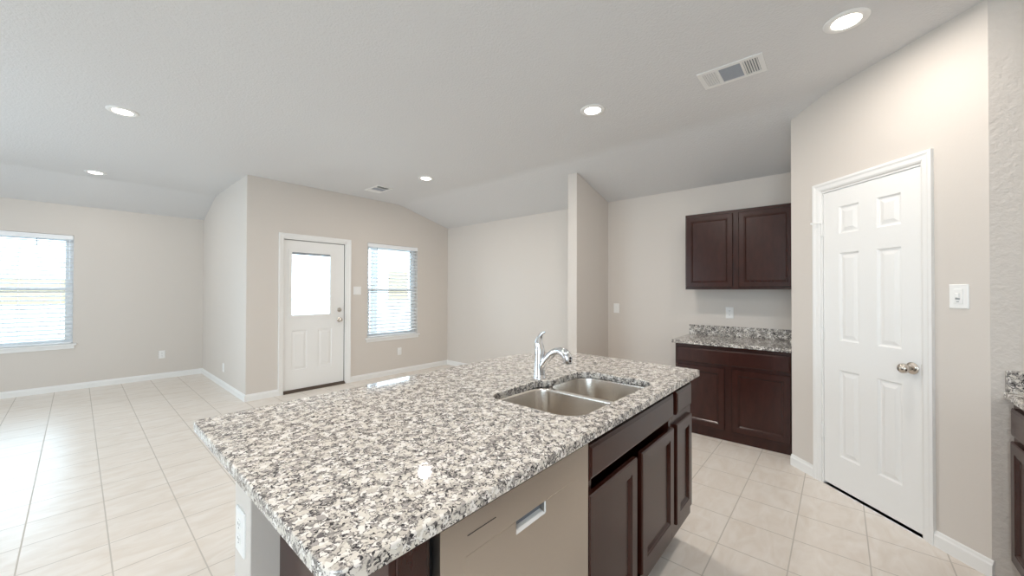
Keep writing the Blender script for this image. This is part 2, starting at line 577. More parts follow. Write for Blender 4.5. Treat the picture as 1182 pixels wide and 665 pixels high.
# the part of the room beside and behind the camera: street side with two unseen wide openings added for daylight
wall('wall_street', Frame((XL, 0, 0), (0, 1, 0), (1, 0, 0)), YK - 3.0, YA, [(-2.6, 0.2, 0.5, 2.3), (3.5, 5.7, 0.4, 2.2)])
wall('wall_entry', Frame((0, YK - 3.0, 0), (1, 0, 0), (0, 1, 0)), XL, -1.2)
wall('wall_entry_side', Frame((-1.2, 0, 0), (0, 1, 0), (-1, 0, 0)), YK - 3.0, YK)

# ------------------------------------------------------------------ baseboards
def baseboard(name, F, u0, u1, h=0.083):
    bm = B()
    pr = [(0, 0), (0.014, 0), (0.014, h * 0.72), (0.009, h * 0.82), (0.007, h * 0.95), (0.002, h), (0, h)]
    A = [bm.verts.new(F.p(u0, n, z)) for n, z in pr]; D = [bm.verts.new(F.p(u1, n, z)) for n, z in pr]
    bm.faces.new(A); bm.faces.new(D[::-1])
    for i in range(len(pr)):
        j = (i + 1) % len(pr)
        bm.faces.new((A[i], A[j], D[j], D[i]))
    return struct(obj(name, bm, M_TRIM))
baseboard('baseboard_left', F_A, XL, XR - 0.001)
baseboard('baseboard_recess', F_R, YB - 0.014, YA - 0.001)
baseboard('baseboard_back', F_B, XR, 1.687)
baseboard('baseboard_back_window', F_B, 2.628, XE)
baseboard('baseboard_dining', F_E, 2.34, YB)
baseboard('baseboard_alcove', F_E, 1.23, 2.222)
baseboard('baseboard_partition', Frame((0, 2.222, 0), (1, 0, 0), (0, -1, 0)), 3.663, XE)
baseboard('baseboard_partition_end', Frame((3.677, 0, 0), (0, 1, 0), (-1, 0, 0)), 2.208, 2.354)
baseboard('baseboard_pantry', F_P, 0.0, 0.208)
baseboard('baseboard_pantry_end', F_P, 0.938, LP + 0.01)

# ------------------------------------------------------------------ windows
def make_window(name, F, W, label):
    u0, u1, z0, z1 = W
    cx = F.p((u0 + u1) / 2, 0, z0)
    r = struct_root(name, cx, label)
    # vinyl frame near the outside of the wall
    bm = B(); panel_slab(bm, F, u0, u1, z0, z1, -0.13, -0.085, [(u0 + 0.035, u1 - 0.035, z0 + 0.035, z1 - 0.035)])
    obj('window_frame', bm, M_VINYL, r, bevel=0.003)
    zm = 1.355
    for nm, za, zb, nn in (('upper_sash', zm - 0.02, z1 - 0.036, -0.118), ('lower_sash', z0 + 0.036, zm + 0.025, -0.095)):
        bm = B(); panel_slab(bm, F, u0 + 0.036, u1 - 0.036, za, zb, nn - 0.012, nn + 0.012, [(u0 + 0.072, u1 - 0.072, za + 0.04, zb - 0.038)])
        s = obj(nm, bm, M_VINYL, r, bevel=0.003)
        bm = B(); box(bm, u0 + 0.07, u1 - 0.07, nn - 0.002, nn + 0.002, za + 0.038, zb - 0.036, F=F)
        obj('glass_pane', bm, M_GLASS, s)
    # sill board and apron
    bm = B(); box(bm, u0 - 0.035, u1 + 0.035, -0.085, 0.03, z0 - 0.001, z0 + 0.022, F=F)
    obj('window_sill', bm, M_TRIM, r, bevel=0.005)
    bm = B(); box(bm, u0 - 0.015, u1 + 0.015, 0, 0.014, z0 - 0.045, z0 - 0.001, F=F)
    obj('apron', bm, M_TRIM, r, bevel=0.004)
    return r
make_window('window_1', F_A, WA, 'double window on the far left wall')
make_window('window_2', F_B, WB, 'window right of the patio door')

def make_blind(F, W, label, tilt=0.10, wand=0.13, wlen=0.55):
    u0, u1, z0, z1 = W
    base = F.p((u0 + u1) / 2, 0, z0 + 0.03)
    t = thing('window_blind', label, 'blind', base, 'horizontal slat blinds')
    bm = B(); box(bm, u0 + 0.004, u1 - 0.004, -0.055, 0.006, z1 - 0.062, z1 - 0.004, F=F)
    obj('headrail', bm, M_BLIND, t, bevel=0.004)
    bm = B()
    z = z1 - 0.095; p = 0.0555
    zs = []
    while z > z0 + 0.075:
        zs.append(z); z -= p
    for z in zs:
        c, s = math.cos(tilt) * 0.029, math.sin(tilt) * 0.029
        n0 = -0.038
        q = [(n0 - c, z - s), (n0, z + 0.003), (n0 + c, z + s)]
        for e, (sg) in enumerate((0,)):
            top = [[bm.verts.new(F.p(u, n, zz + 0.0012)) for n, zz in q] for u in (u0 + 0.012, u1 - 0.012)]
            bot = [[bm.verts.new(F.p(u, n, zz - 0.0012)) for n, zz in q] for u in (u0 + 0.012, u1 - 0.012)]
            for i in range(2):
                bm.faces.new((top[0][i], top[1][i], top[1][i + 1], top[0][i + 1]))
                bm.faces.new((bot[0][i], bot[0][i + 1], bot[1][i + 1], bot[1][i]))
            for i in (0, 2):
                bm.faces.new((top[0][i], bot[0][i], bot[1][i], top[1][i]))
            for k in (0, 1):
                bm.faces.new((top[k][0], top[k][1], top[k][2], bot[k][2], bot[k][1], bot[k][0]))
    obj('slats', bm, M_BLIND, t)
    bm = B(); box(bm, u0 + 0.012, u1 - 0.012, -0.064, -0.012, z0 + 0.026, z0 + 0.044, F=F)
    obj('bottom_rail', bm, M_BLIND, t, bevel=0.004)
    for f in (0.12, 0.5, 0.88):
        uu = u0 + (u1 - u0) * f
        bm = B()
        for n in (-0.008, -0.069):
            box(bm, uu - 0.001, uu + 0.001, n - 0.001, n + 0.001, z0 + 0.03, z1 - 0.06, F=F)
        obj('ladder_cord', bm, M_BLIND, t)
    bm = B(); uu = u0 + wand
    sweep(bm, [F.p(uu, 0.012, z1 - 0.065), F.p(uu, 0.014, z1 - 0.065 - wlen * 0.5), F.p(uu, 0.013, z1 - 0.065 - wlen)], [0.004, 0.004, 0.005], 8)
    obj('tilt_wand', bm, M_POST, t, smooth=True)
    return t
make_blind(F_A, WA, 'white horizontal blind in the window on the far left wall', tilt=-0.33, wand=0.60, wlen=0.09)
make_blind(F_B, WB, 'white horizontal blind in the window right of the patio door', tilt=-0.33, wand=0.15)

# ------------------------------------------------------------------ doors
def casing(F, u0, u1, ztop, w, parent, t=0.018):
    """three sided door casing with a stepped profile; u0,u1,ztop are its outer edges"""
    prof = [(0, 0), (0, t), (w * 0.25, t), (w * 0.45, t * 0.72), (w * 0.8, t * 0.62), (w, t * 0.35), (w, 0)]
    bm = B()
    rails = []
    for ins, n in prof:
        rails.append([bm.verts.new(F.p(*c)) for c in ((u0 + ins, n, 0), (u0 + ins, n, ztop - ins), (u1 - ins, n, ztop - ins), (u1 - ins, n, 0))])
    for i in range(len(prof) - 1):
        for k in range(3):
            bm.faces.new((rails[i][k], rails[i][k + 1], rails[i + 1][k + 1], rails[i + 1][k]))
    for i in range(len(prof) - 1):
        pass
    bm.faces.new([r[0] for r in rails]); bm.faces.new([r[3] for r in rails])
    return obj('casing', bm, M_TRIM, parent)

def jamb(F, D, depth, parent, stop):
    u0, u1, z0, z1 = D
    bm = B()
    box(bm, u0, u0 + 0.012, -depth, 0, 0, z1, F=F); box(bm, u1 - 0.012, u1, -depth, 0, 0, z1, F=F)
    box(bm, u0 + 0.012, u1 - 0.012, -depth, 0, z1 - 0.012, z1, F=F)
    return obj('jamb', bm, M_TRIM, parent)

def knob_round(F, u, z, n0, parent, name='knob', r=0.026):
    bm = B(); lathe(bm, F.p(u, n0, z), F.n, [(0, 0.032), (0.006, 0.032), (0.010, 0.026), (0.012, 0.012), (0.032, 0.011), (0.038, 0.020), (0.050, r), (0.060, r * 0.9), (0.068, r * 0.45), (0.070, 0.002)])
    return obj(name, bm, M_NICKEL, parent, smooth=True, label='satin nickel door knob')

# patio door
d1 = struct_root('door_1', F_B.p(2.145, 0, 0), 'white half glass door to the patio')
casing(F_B, 1.687, 2.628, 2.085, 0.06, d1)
jamb(F_B, DB, WT, d1, 0)
bm = B()
sl = (1.752, 2.545, 0.035, 2.005)
GL = (1.835, 2.360, 1.00, 1.865)
PN = [(1.855, 2.045, 0.29, 0.81), (2.185, 2.375, 0.29, 0.81)]
STEP = [(0, 0), (0.008, -0.007), (0.022, -0.007), (0.045, -0.001)]
panel_slab(bm, F_B, sl[0], sl[1], sl[2], sl[3], -0.075, -0.032, PN, STEP)
# cut the glass opening: rebuild the slab as two pieces around it
bm.free()
bm = B()
panel_slab(bm, F_B, sl[0], sl[1], sl[2], 0.95, -0.075, -0.032, PN, STEP)
panel_slab(bm, F_B, sl[0], sl[1], 0.95, sl[3], -0.075, -0.032, [GL])
slab = obj('door_slab', bm, M_DOOR, d1)
bm = B()
fr = GL
panel_slab(bm, F_B, fr[0] - 0.02, fr[1] + 0.02, fr[2] - 0.02, fr[3] + 0.02, -0.034, -0.020, [(fr[0] + 0.016, fr[1] - 0.016, fr[2] + 0.016, fr[3] - 0.016)])
obj('glazing_frame', bm, M_DOOR, slab, bevel=0.006)
bm = B(); box(bm, GL[0], GL[1], -0.058, -0.052, GL[2], GL[3], F=F_B)
obj('glass_pane', bm, M_GLASS, slab)
bm = B(); box(bm, GL[0] + 0.016, GL[1] - 0.016, -0.050, -0.030, GL[3] - 0.045, GL[3] - 0.016, F=F_B)
obj('enclosed_blind_rail', bm, M_POST, slab)
knob_round(F_B, 2.478, 0.925, -0.032, d1)
bm = B(); lathe(bm, F_B.p(2.478, -0.032, 1.066), F_B.n, [(0, 0.030), (0.008, 0.030), (0.012, 0.024), (0.020, 0.022), (0.022, 0.002)])
db = obj('deadbolt', bm, M_NICKEL, d1, smooth=True)
bm = B(); box(bm, 2.474, 2.482, -0.012, 0.004, 1.050, 1.082, F=F_B); obj('thumb_turn', bm, M_NICKEL, db, bevel=0.002)
bm = B()
box(bm, sl[1] + 0.001, sl[1] + 0.009, -0.06, -0.028, 0.03, 2.013, F=F_B); box(bm, sl[0], sl[1] + 0.009, -0.06, -0.028, 2.006, 2.013, F=F_B)
obj('weatherstrip', bm, M_WEATHER, d1)
bm = B()
prism(bm, [F_B.p(1.747, n, z) for n, z in ((-0.14, 0), (0.010, 0), (0.010, 0.012), (-0.02, 0.034), (-0.14, 0.034))], (0, 0, 0), F_B.u * 0.806)
obj('threshold', bm, M_BRONZE, d1)

# pantry door
d2 = struct_root('door_2', F_P.p(0.575, 0, 0), 'white six panel pantry door')
casing(F_P, 0.208, 0.938, 2.108, 0.055, d2)
jamb(F_P, DP, 0.10, d2, 0)
P6 = []
for (a, b_) in ((0.391, 0.527), (0.638, 0.774)):
    for (c, d_) in ((0.230, 0.815), (1.012, 1.605), (1.735, 1.918)):
        P6.append((a, b_, c, d_))
bm = B()
panel_slab(bm, F_P, 0.277, 0.873, 0.016, 2.035, -0.040, -0.005, P6, [(0, 0), (0.010, -0.009), (0.018, -0.009), (0.040, -0.002)])
obj('door_slab', bm, M_DOOR, d2)
for zz in (0.36, 1.05, 1.78):
    bm = B()
    lathe(bm, F_P.p(0.272, 0.004, zz - 0.045), (0, 0, 1), [(0, 0.003), (0.003, 0.0065), (0.087, 0.0065), (0.090, 0.003)], 14)
    box(bm, 0.274, 0.286, -0.006, -0.0035, zz - 0.044, zz + 0.044, F=F_P)
    hg = obj('hinge', bm, M_PLASTIC, d2, smooth=True, label='white painted hinge')
bm = B()
sweep(bm, [F_P.p(0.272, 0.004, 1.83), F_P.p(0.262, 0.022, 1.832), F_P.p(0.235, 0.045, 1.830)], [0.004, 0.004, 0.004], 8)
lathe(bm, F_P.p(0.236, 0.044, 1.830), (F_P.n - F_P.u * 0.7), [(0, 0.008), (0.006, 0.009), (0.010, 0.006)], 12)
lathe(bm, F_P.p(0.272, 0.004, 1.826), (0, 0, 1), [(0, 0.008), (0.008, 0.008)], 12)
obj('hinge_stop', bm, M_PLASTIC, d2, smooth=True)
bm = B(); KU, KZ = 0.828, 0.915
lathe(bm, F_P.p(KU, -0.005, KZ), F_P.n, [(0, 0.033), (0.005, 0.033), (0.010, 0.028), (0.013, 0.013), (0.034, 0.012), (0.040, 0.020), (0.052, 0.0275), (0.064, 0.027), (0.074, 0.019), (0.079, 0.002)])
obj('knob', bm, M_NICKEL, d2, smooth=True, label='satin nickel egg shaped knob')
bm = B(); box(bm, 0.8725, 0.8765, -0.030, -0.004, KZ - 0.03, KZ + 0.03, F=F_P)
obj('latch_plate', bm, M_NICKEL, d2)

# ------------------------------------------------------------------ countertops
def rounded_rect(x0, x1, y0, y1, r, n=8):
    pts = []
    for cx, cy, a0 in ((x1 - r, y1 - r, 0), (x0 + r, y1 - r, 90), (x0 + r, y0 + r, 180), (x1 - r, y0 + r, 270)):
        for k in range(n + 1):
            a = math.radians(a0 + 90 * k / n)
            pts.append((cx + r * math.cos(a), cy + r * math.sin(a)))
    return pts

def fillet(poly, radii, n=6):
    out = []
    m = len(poly)
    for i, (x, y) in enumerate(poly):
        r = radii[i]
        p = Vector((x, y)); a = Vector(poly[i - 1]) - p; b = Vector(poly[(i + 1) % m]) - p
        a.normalize(); b.normalize()
        ang = math.acos(max(-1, min(1, a.dot(b))))
        d = r / math.tan(ang / 2)
        p0, p1 = p + a * d, p + b * d
        c = p + (a + b).normalized() * (r / math.sin(ang / 2))
        a0 = math.atan2(p0.y - c.y, p0.x - c.x); a1 = math.atan2(p1.y - c.y, p1.x - c.x)
        da = (a1 - a0 + PI) % (2 * PI) - PI
        for k in range(n + 1):
            t = a0 + da * k / n
            out.append((c.x + r * math.cos(t), c.y + r * math.sin(t)))
    return out

def slab_with_hole(outer, hole, z0, z1, edge=0.003):
    bm = B()
    def loop(pts, z):
        v = [bm.verts.new((x, y, z)) for x, y in pts]
        return v, [bm.edges.new((v[i], v[(i + 1) % len(v)])) for i in range(len(v))]
    def shrink(pts, d):
        o = []
        m = len(pts)
        for i in range(m):
            p = Vector(pts[i]); t = (Vector(pts[(i + 1) % m]) - Vector(pts[i - 1])).normalized()
            o.append(tuple(p + Vector((-t.y, t.x)) * d))
        return o
    def area(p):
        return sum(p[i - 1][0] * p[i][1] - p[i][0] * p[i - 1][1] for i in range(len(p)))
    if area(outer) < 0: outer = outer[::-1]
    if hole and area(hole) > 0: hole = hole[::-1]
    rings = []
    for pts in [outer] + ([hole] if hole else []):
        a, ea = loop(shrink(pts, edge), z1)
        b, _ = loop(shrink(pts, edge * 0.3), z1 - edge * 0.3)
        c, _ = loop(pts, z1 - edge)
        d, _ = loop(pts, z0 + edge)
        e, ee = loop(shrink(pts, edge), z0)
        for p, q in ((a, b), (b, c), (c, d), (d, e)):
            for i in range(len(p)):
                j = (i + 1) % len(p)
                bm.faces.new((p[i], p[j], q[j], q[i]))
        rings.append((ea, ee))
    for k in (0, 1):
        bmesh.ops.triangle_fill(bm, use_beauty=True, use_dissolve=False, edges=[e for r in rings for e in r[k]])
    return bm

T = 0.914
sink_hole = fillet([(1.095, 0.665), (1.785, 0.655), (1.785, 1.045), (1.49, 1.045), (1.43, 1.085), (1.095, 1.085)],
                   [0.085, 0.06, 0.085, 0.03, 0.03, 0.07])
outer = fillet([(0.252, 0.570), (2.210, 0.570), (2.292, 0.80), (2.292, 1.50), (2.10, 1.60), (1.70, 1.655), (0.252, 1.600)],
               [0.035, 0.03, 0.05, 0.06, 0.2, 0.6, 0.02])
outer = fillet([(0.252, 0.570), (2.235, 0.570), (2.290, 1.535), (1.85, 1.665), (0.252, 1.600)],
               [0.035, 0.03, 0.05, 0.5, 0.02])
ct = obj('island_countertop', slab_with_hole(outer, sink_hole, T - 0.031, T), M_GRANITE)
tag(ct, 'large speckled granite countertop of the kitchen island, with sink cutout', 'countertop')

# double bowl undermount sink
sk = thing('kitchen_sink', 'stainless steel double bowl undermount sink in the island', 'sink', (1.44, 0.86, 0.66))
def loop_scaled(bm, pts, f, z):
    cx = sum(p[0] for p in pts) / len(pts); cy = sum(p[1] for p in pts) / len(pts)
    return [bm.verts.new((cx + (x - cx) * f, cy + (y - cy) * f, z)) for x, y in pts]
zt = T - 0.0318
lb = fillet([(1.080, 0.650), (1.452, 0.645), (1.452, 1.082), (1.080, 1.098)], [0.085, 0.06, 0.07, 0.08])
rb = fillet([(1.468, 0.645), (1.800, 0.640), (1.800, 1.058), (1.468, 1.058)], [0.06, 0.06, 0.09, 0.07])
bm = B()
edges = []
for pts in (fillet([(1.05, 0.625), (1.83, 0.615), (1.83, 1.125), (1.05, 1.125)], [0.05] * 4), lb, rb):
    v = [bm.verts.new((x, y, zt)) for x, y in pts]
    edges += [bm.edges.new((v[i], v[(i + 1) % len(v)])) for i in range(len(v))]
bmesh.ops.triangle_fill(bm, use_beauty=True, use_dissolve=False, edges=edges)
obj('deck_flange', bm, M_SINK, sk)
for pts in (lb, rb):
    bm = B()
    rings = [loop_scaled(bm, pts, f, z) for f, z in ((1.0, zt), (0.993, zt - 0.002), (0.984, zt - 0.010), (0.962, zt - 0.165), (0.945, zt - 0.188), (0.89, zt - 0.200), (0.15, zt - 0.206))]
    for a, b_ in zip(rings, rings[1:]):
        for i in range(len(a)):
            j = (i + 1) % len(a)
            bm.faces.new((a[i], a[j], b_[j], b_[i]))
    bm.faces.new(rings[-1])
    o = obj('bowl', bm, M_SINK, sk, smooth=True)
    cx = sum(p[0] for p in pts) / len(pts); cy = sum(p[1] for p in pts) / len(pts)
    bm = B(); lathe(bm, (cx, cy, zt - 0.206), (0, 0, 1), [(0, 0.055), (0.004, 0.055), (0.006, 0.045), (0.003, 0.035), (0.002, 0.002)])
    obj('drain', bm, M_CHROME, o, smooth=True)

# faucet
fc = thing('kitchen_faucet', 'polished chrome pull-out faucet with upright lever behind the sink', 'faucet', (1.497, 1.118, T))
FX, FY = 1.492, 1.112
bm = B(); lathe(bm, (FX, FY, T), (0, 0, 1), [(0, 0.031), (0.004, 0.031), (0.010, 0.028), (0.02, 0.0265), (0.07, 0.025), (0.115, 0.0255), (0.142, 0.0245), (0.155, 0.021), (0.163, 0.008)])
obj('body', bm, M_CHROME, fc, smooth=True)
ctrl = [(FX, FY - 0.002, T + 0.040), (FX + 0.003, FY - 0.035, T + 0.090), (FX + 0.006, FY - 0.075, T + 0.130), (FX + 0.008, FY - 0.112, T + 0.143), (FX + 0.010, FY - 0.135, T + 0.136)]
bm = B(); sweep(bm, smooth_pts(ctrl, 6), lerp_list([0.020, 0.0195, 0.0185, 0.0185, 0.020], 6), 20)
sp = obj('spout', bm, M_CHROME, fc, smooth=True)
ctrl = [(FX + 0.009, FY - 0.118, T + 0.141), (FX + 0.010, FY - 0.138, T + 0.134), (FX + 0.011, FY - 0.152, T + 0.116), (FX + 0.011, FY - 0.156, T + 0.092)]
bm = B(); sweep(bm, smooth_pts(ctrl, 5), lerp_list([0.0200, 0.0235, 0.0240, 0.0205], 5), 20)
sh = obj('spray_head', bm, M_CHROME, fc, smooth=True)
bm = B(); lathe(bm, (FX + 0.011, FY - 0.156, T + 0.0925), (0, 0, -1), [(0, 0.018), (0.003, 0.017)], 18)
obj('aerator', bm, M_DARK, sh)
bm = B(); lathe(bm, (FX + 0.004, FY - 0.174, T + 0.118), Vector((-0.3, -1, 0.25)), [(0, 0.006), (0.003, 0.0055)], 12)
obj('spray_button', bm, M_DARK, sh)
ctrl = [(FX, FY, T + 0.146), (FX - 0.001, FY + 0.004, T + 0.170), (FX + 0.001, FY + 0.001, T + 0.196), (FX + 0.006, FY - 0.010, T + 0.218), (FX + 0.012, FY - 0.026, T + 0.228)]
bm = B(); sweep(bm, smooth_pts(ctrl, 6), [(a, b_) for a, b_ in zip(lerp_list([0.0235, 0.0215, 0.0165, 0.010, 0.006], 6), lerp_list([0.0235, 0.020, 0.014, 0.008, 0.004], 6))], 20)
obj('lever', bm, M_CHROME, fc, smooth=True)

# ------------------------------------------------------------------ cabinets
def cab_door(F, u0, u1, z0, z1, parent, name='door', stile=0.052, t=0.019):
    bm = B()
    s = stile
    nested(bm, F, u0, u1, z0, z1, [(0, 0.0), (0, t - 0.005), (0.004, t), (s - 0.004, t), (s - 0.001, t - 0.003), (s + 0.004, t - 0.003), (s + 0.013, t - 0.011)])
    return obj(name, bm, M_WOOD, parent)

def drawer_front(F, u0, u1, z0, z1, parent, t=0.019):
    bm = B()
    nested(bm, F, u0, u1, z0, z1, [(0, 0.0), (0, t - 0.006), (0.004, t - 0.003), (0.010, t - 0.0015), (0.012, t)])
    return obj('drawer_front', bm, M_WOOD, parent)

def carcass(F, u0, u1, depth, z0, z1, parent, kick=None):
    bm = B(); box(bm, u0, u1, -depth, 0, z0, z1, F=F)
    obj('carcass', bm, M_WOOD, parent, bevel=0.0015)
    if kick:
        bm = B(); box(bm, u0 + 0.002, u1 - 0.002, -depth, -kick, 0, z0, F=F)
        obj('toe_kick', bm, M_WOOD, parent)

F_I = Frame((0, 0.605, 0), (1, 0, 0), (0, -1, 0))      # island front, u = x
c1 = thing('sink_cabinet', 'dark espresso sink base cabinet with two doors in the island', 'cabinet', (1.46, 0.87, 0))
bm = B(); panel_slab(bm, F_I, 1.044, 1.866, 0.155, 0.883, -0.021, 0, [(1.09, 1.82, 0.20, 0.84)])
obj('face_frame', bm, M_WOOD, c1)
for xs in ((1.044, 1.060), (1.850, 1.866)):
    boxobj('side_panel', (*xs, 0.626, 1.15, 0.155, 0.883), M_WOOD, c1)
boxobj('bottom_panel', (1.060, 1.850, 0.626, 1.15, 0.155, 0.173), M_WOOD, c1)
boxobj('toe_kick', (1.046, 1.864, 0.69, 0.705, 0, 0.155), M_WOOD, c1)
drawer_front(F_I, 1.052, 1.843, 0.748, 0.858, c1)
cab_door(F_I, 1.052, 1.418, 0.222, 0.702, c1)
cab_door(F_I, 1.468, 1.843, 0.222, 0.702, c1)
c2 = thing('narrow_cabinet', 'narrow dark espresso base cabinet at the far end of the island', 'cabinet', (2.01, 0.87, 0))
carcass(F_I, 1.868, 2.165, 0.545, 0.155, 0.883, c2, kick=0.085)
drawer_front(F_I, 1.888, 2.128, 0.748, 0.858, c2)
cab_door(F_I, 1.888, 2.128, 0.222, 0.702, c2)
c3 = thing('cabinet_end_panel', 'dark espresso filler panel left of the dishwasher', 'cabinet', (0.41, 0.87, 0))
bm = B(); box(bm, 0.366, 0.455, 0.605, 1.148, 0.0, 0.883)
obj('side_panel', bm, M_WOOD, c3, bevel=0.0015)
bm = B(); nested(bm, F_I, 0.380, 0.446, 0.10, 0.875, [(0, 0), (0, 0.002), (0.002, 0.004)])
obj('front_stile', bm, M_WOOD, c3)

# drywall knee wall carrying the bar overhang
kw = boxobj('wall_island', (0.298, 2.19, 1.152, 1.292, 0, 0.8825), M_WALL, bevel=0.004)
struct(kw, 'beige knee wall behind the island cabinets')

# dishwasher
dw = thing('dishwasher', 'stainless steel dishwasher built into the island front', 'dishwasher', (0.75, 0.87, 0))
boxobj('tub', (0.463, 1.038, 0.615, 1.14, 0.09, 0.865), M_DARK, dw)
F_D = Frame((0, 0.612, 0), (1, 0, 0), (0, -1, 0))
bm = B()
panel_slab(bm, F_D, 0.465, 1.036, 0.11, 0.872, 0, 0.027, [(0.693, 0.813, 0.757, 0.790)])
panel = obj('door_panel', bm, M_STEEL, dw, bevel=0.002)
bm = B()   # handle pocket
nested(bm, F_D, 0.693, 0.813, 0.757, 0.790, [(0, 0.0265), (0.001, 0.024)], cap=False)
v = [F_D.p(*c) for c in ((0.694, 0.0255, 0.758), (0.812, 0.0255, 0.758), (0.812, 0.008, 0.7635), (0.694, 0.008, 0.7635))]
bm.faces.new([bm.verts.new(c) for c in v])
obj('handle_pocket', bm, M_PLASTIC, panel, label='pale recessed pull handle')
boxobj('pocket_recess', (0.692, 0.814, 0.006, 0.0078, 0.757, 0.790), M_DUCT, panel, F=F_D)
for (a, b_) in ((0.532, 0.690), (0.816, 0.970)):
    bm = B(); nested(bm, F_D, a, b_, 0.7565, 0.7905, [(0, 0.0266), (0.0002, 0.0278)])
    obj('trim_band', bm, M_STEEL, panel)
boxobj('vent_slot', (0.536, 0.622, 0.0268, 0.0275, 0.8310, 0.8330), M_DARK, panel, F=F_D)
boxobj('kick_plate', (0.467, 1.034, 0.66, 0.68, 0, 0.10), M_DARK, dw)

# wall cabinets and base cabinet in the alcove (front faces look towards -x, u = y)
F_U = Frame((4.138, 0, 0), (0, 1, 0), (-1, 0, 0))
uc = thing('wall_cabinet', 'dark espresso two-door cabinet hung on the alcove wall', 'cabinet', (4.29, 0.74, 1.363))
bm = B(); box(bm, 0.279, 1.200, -0.300, 0, 1.363, 2.130, F=F_U); obj('carcass', bm, M_WOOD, uc, bevel=0.0015)
cab_door(F_U, 0.293, 0.718, 1.385, 2.100, uc, stile=0.048)
cab_door(F_U, 0.766, 1.186, 1.385, 2.100, uc, stile=0.048)
F_C = Frame((3.829, 0, 0), (0, 1, 0), (-1, 0, 0))
T2 = 0.878
bc = thing('base_cabinet', 'dark espresso base cabinet with wide drawer under the alcove counter', 'cabinet', (4.13, 0.74, 0))
bm = B(); box(bm, 0.279, 1.204, -0.609, 0, 0.080, T2 - 0.031, F=F_C); obj('carcass', bm, M_WOOD, bc, bevel=0.0015)
bm = B(); box(bm, 0.281, 1.202, -0.609, -0.012, 0, 0.080, F=F_C); obj('toe_kick', bm, M_WOOD, bc)
drawer_front(F_C, 0.296, 1.188, 0.674, 0.812, bc)
cab_door(F_C, 0.296, 0.720, 0.095, 0.650, bc, stile=0.050)
cab_door(F_C, 0.776, 1.188, 0.095, 0.650, bc, stile=0.050)
al = obj('alcove_countertop', slab_with_hole(fillet([(3.788, 0.279), (4.439, 0.279), (4.439, 1.236), (3.788, 1.230)], [0.003, 0.003, 0.003, 0.012]), None, T2 - 0.031, T2), M_GRANITE2)
tag(al, 'small speckled granite countertop under the wall cabinet', 'countertop')
bk = boxobj('alcove_backsplash', (4.418, 4.439, 0.302, 1.243, T2 + 0.0005, T2 + 0.102), M_GRANITE2, bevel=0.002)
tag(bk, 'low speckled granite backsplash along the alcove wall', 'backsplash')
bk = boxobj('alcove_side_splash', (3.83, 4.439, 0.279, 0.300, T2 + 0.0005, T2 + 0.102), M_GRANITE2, bevel=0.002)
tag(bk, 'short granite side splash at the pantry end of the alcove counter', 'backsplash')

# right hand counter run
F_K = Frame((0, -0.608, 0), (1, 0, 0), (0, 1, 0))
rc = thing('base_cabinet', 'dark espresso base cabinet at the right edge of the photo', 'cabinet', (2.39, -0.89, 0))
bm = B(); box(bm, 1.95, 2.828, -0.560, 0, 0.10, T2 - 0.031, F=F_K); obj('carcass', bm, M_WOOD, rc, bevel=0.0015)
boxobj('toe_kick', (1.952, 2.826, -0.560, -0.07, 0, 0.10), M_WOOD, rc, F=F_K)
for a, b_ in ((1.965, 2.365), (2.413, 2.79)):
    drawer_front(F_K, a, b_, 0.690, 0.815, rc)
    cab_door(F_K, a, b_, 0.12, 0.665, rc)
rk = obj('side_countertop', slab_with_hole([(1.0, -1.168), (2.829, -1.168), (2.829, -0.580), (1.0, -0.580)], None, T2 - 0.031, T2), M_GRANITE2)
tag(rk, 'speckled granite countertop corner at the right edge of the photo', 'countertop')
rc2 = thing('base_cabinet', 'dark espresso base cabinet at right, nearest the camera', 'cabinet', (1.48, -0.89, 0))
bm = B(); box(bm, 1.02, 1.948, -0.560, 0, 0.10, T2 - 0.031, F=F_K); obj('carcass', bm, M_WOOD, rc2, bevel=0.0015)
boxobj('toe_kick', (1.022, 1.946, -0.560, -0.07, 0, 0.10), M_WOOD, rc2, F=F_K)
for a, b_ in ((1.035, 1.455), (1.503, 1.935)):
    drawer_front(F_K, a, b_, 0.690, 0.815, rc2)
    cab_door(F_K, a, b_, 0.12, 0.665, rc2)
rs = boxobj('side_splash', (2.808, 2.829, -1.168, -0.584, T2 + 0.0005, T2 + 0.102), M_GRANITE2, bevel=0.002)
tag(rs, 'granite splash piece standing against the textured wall at right', 'backsplash')

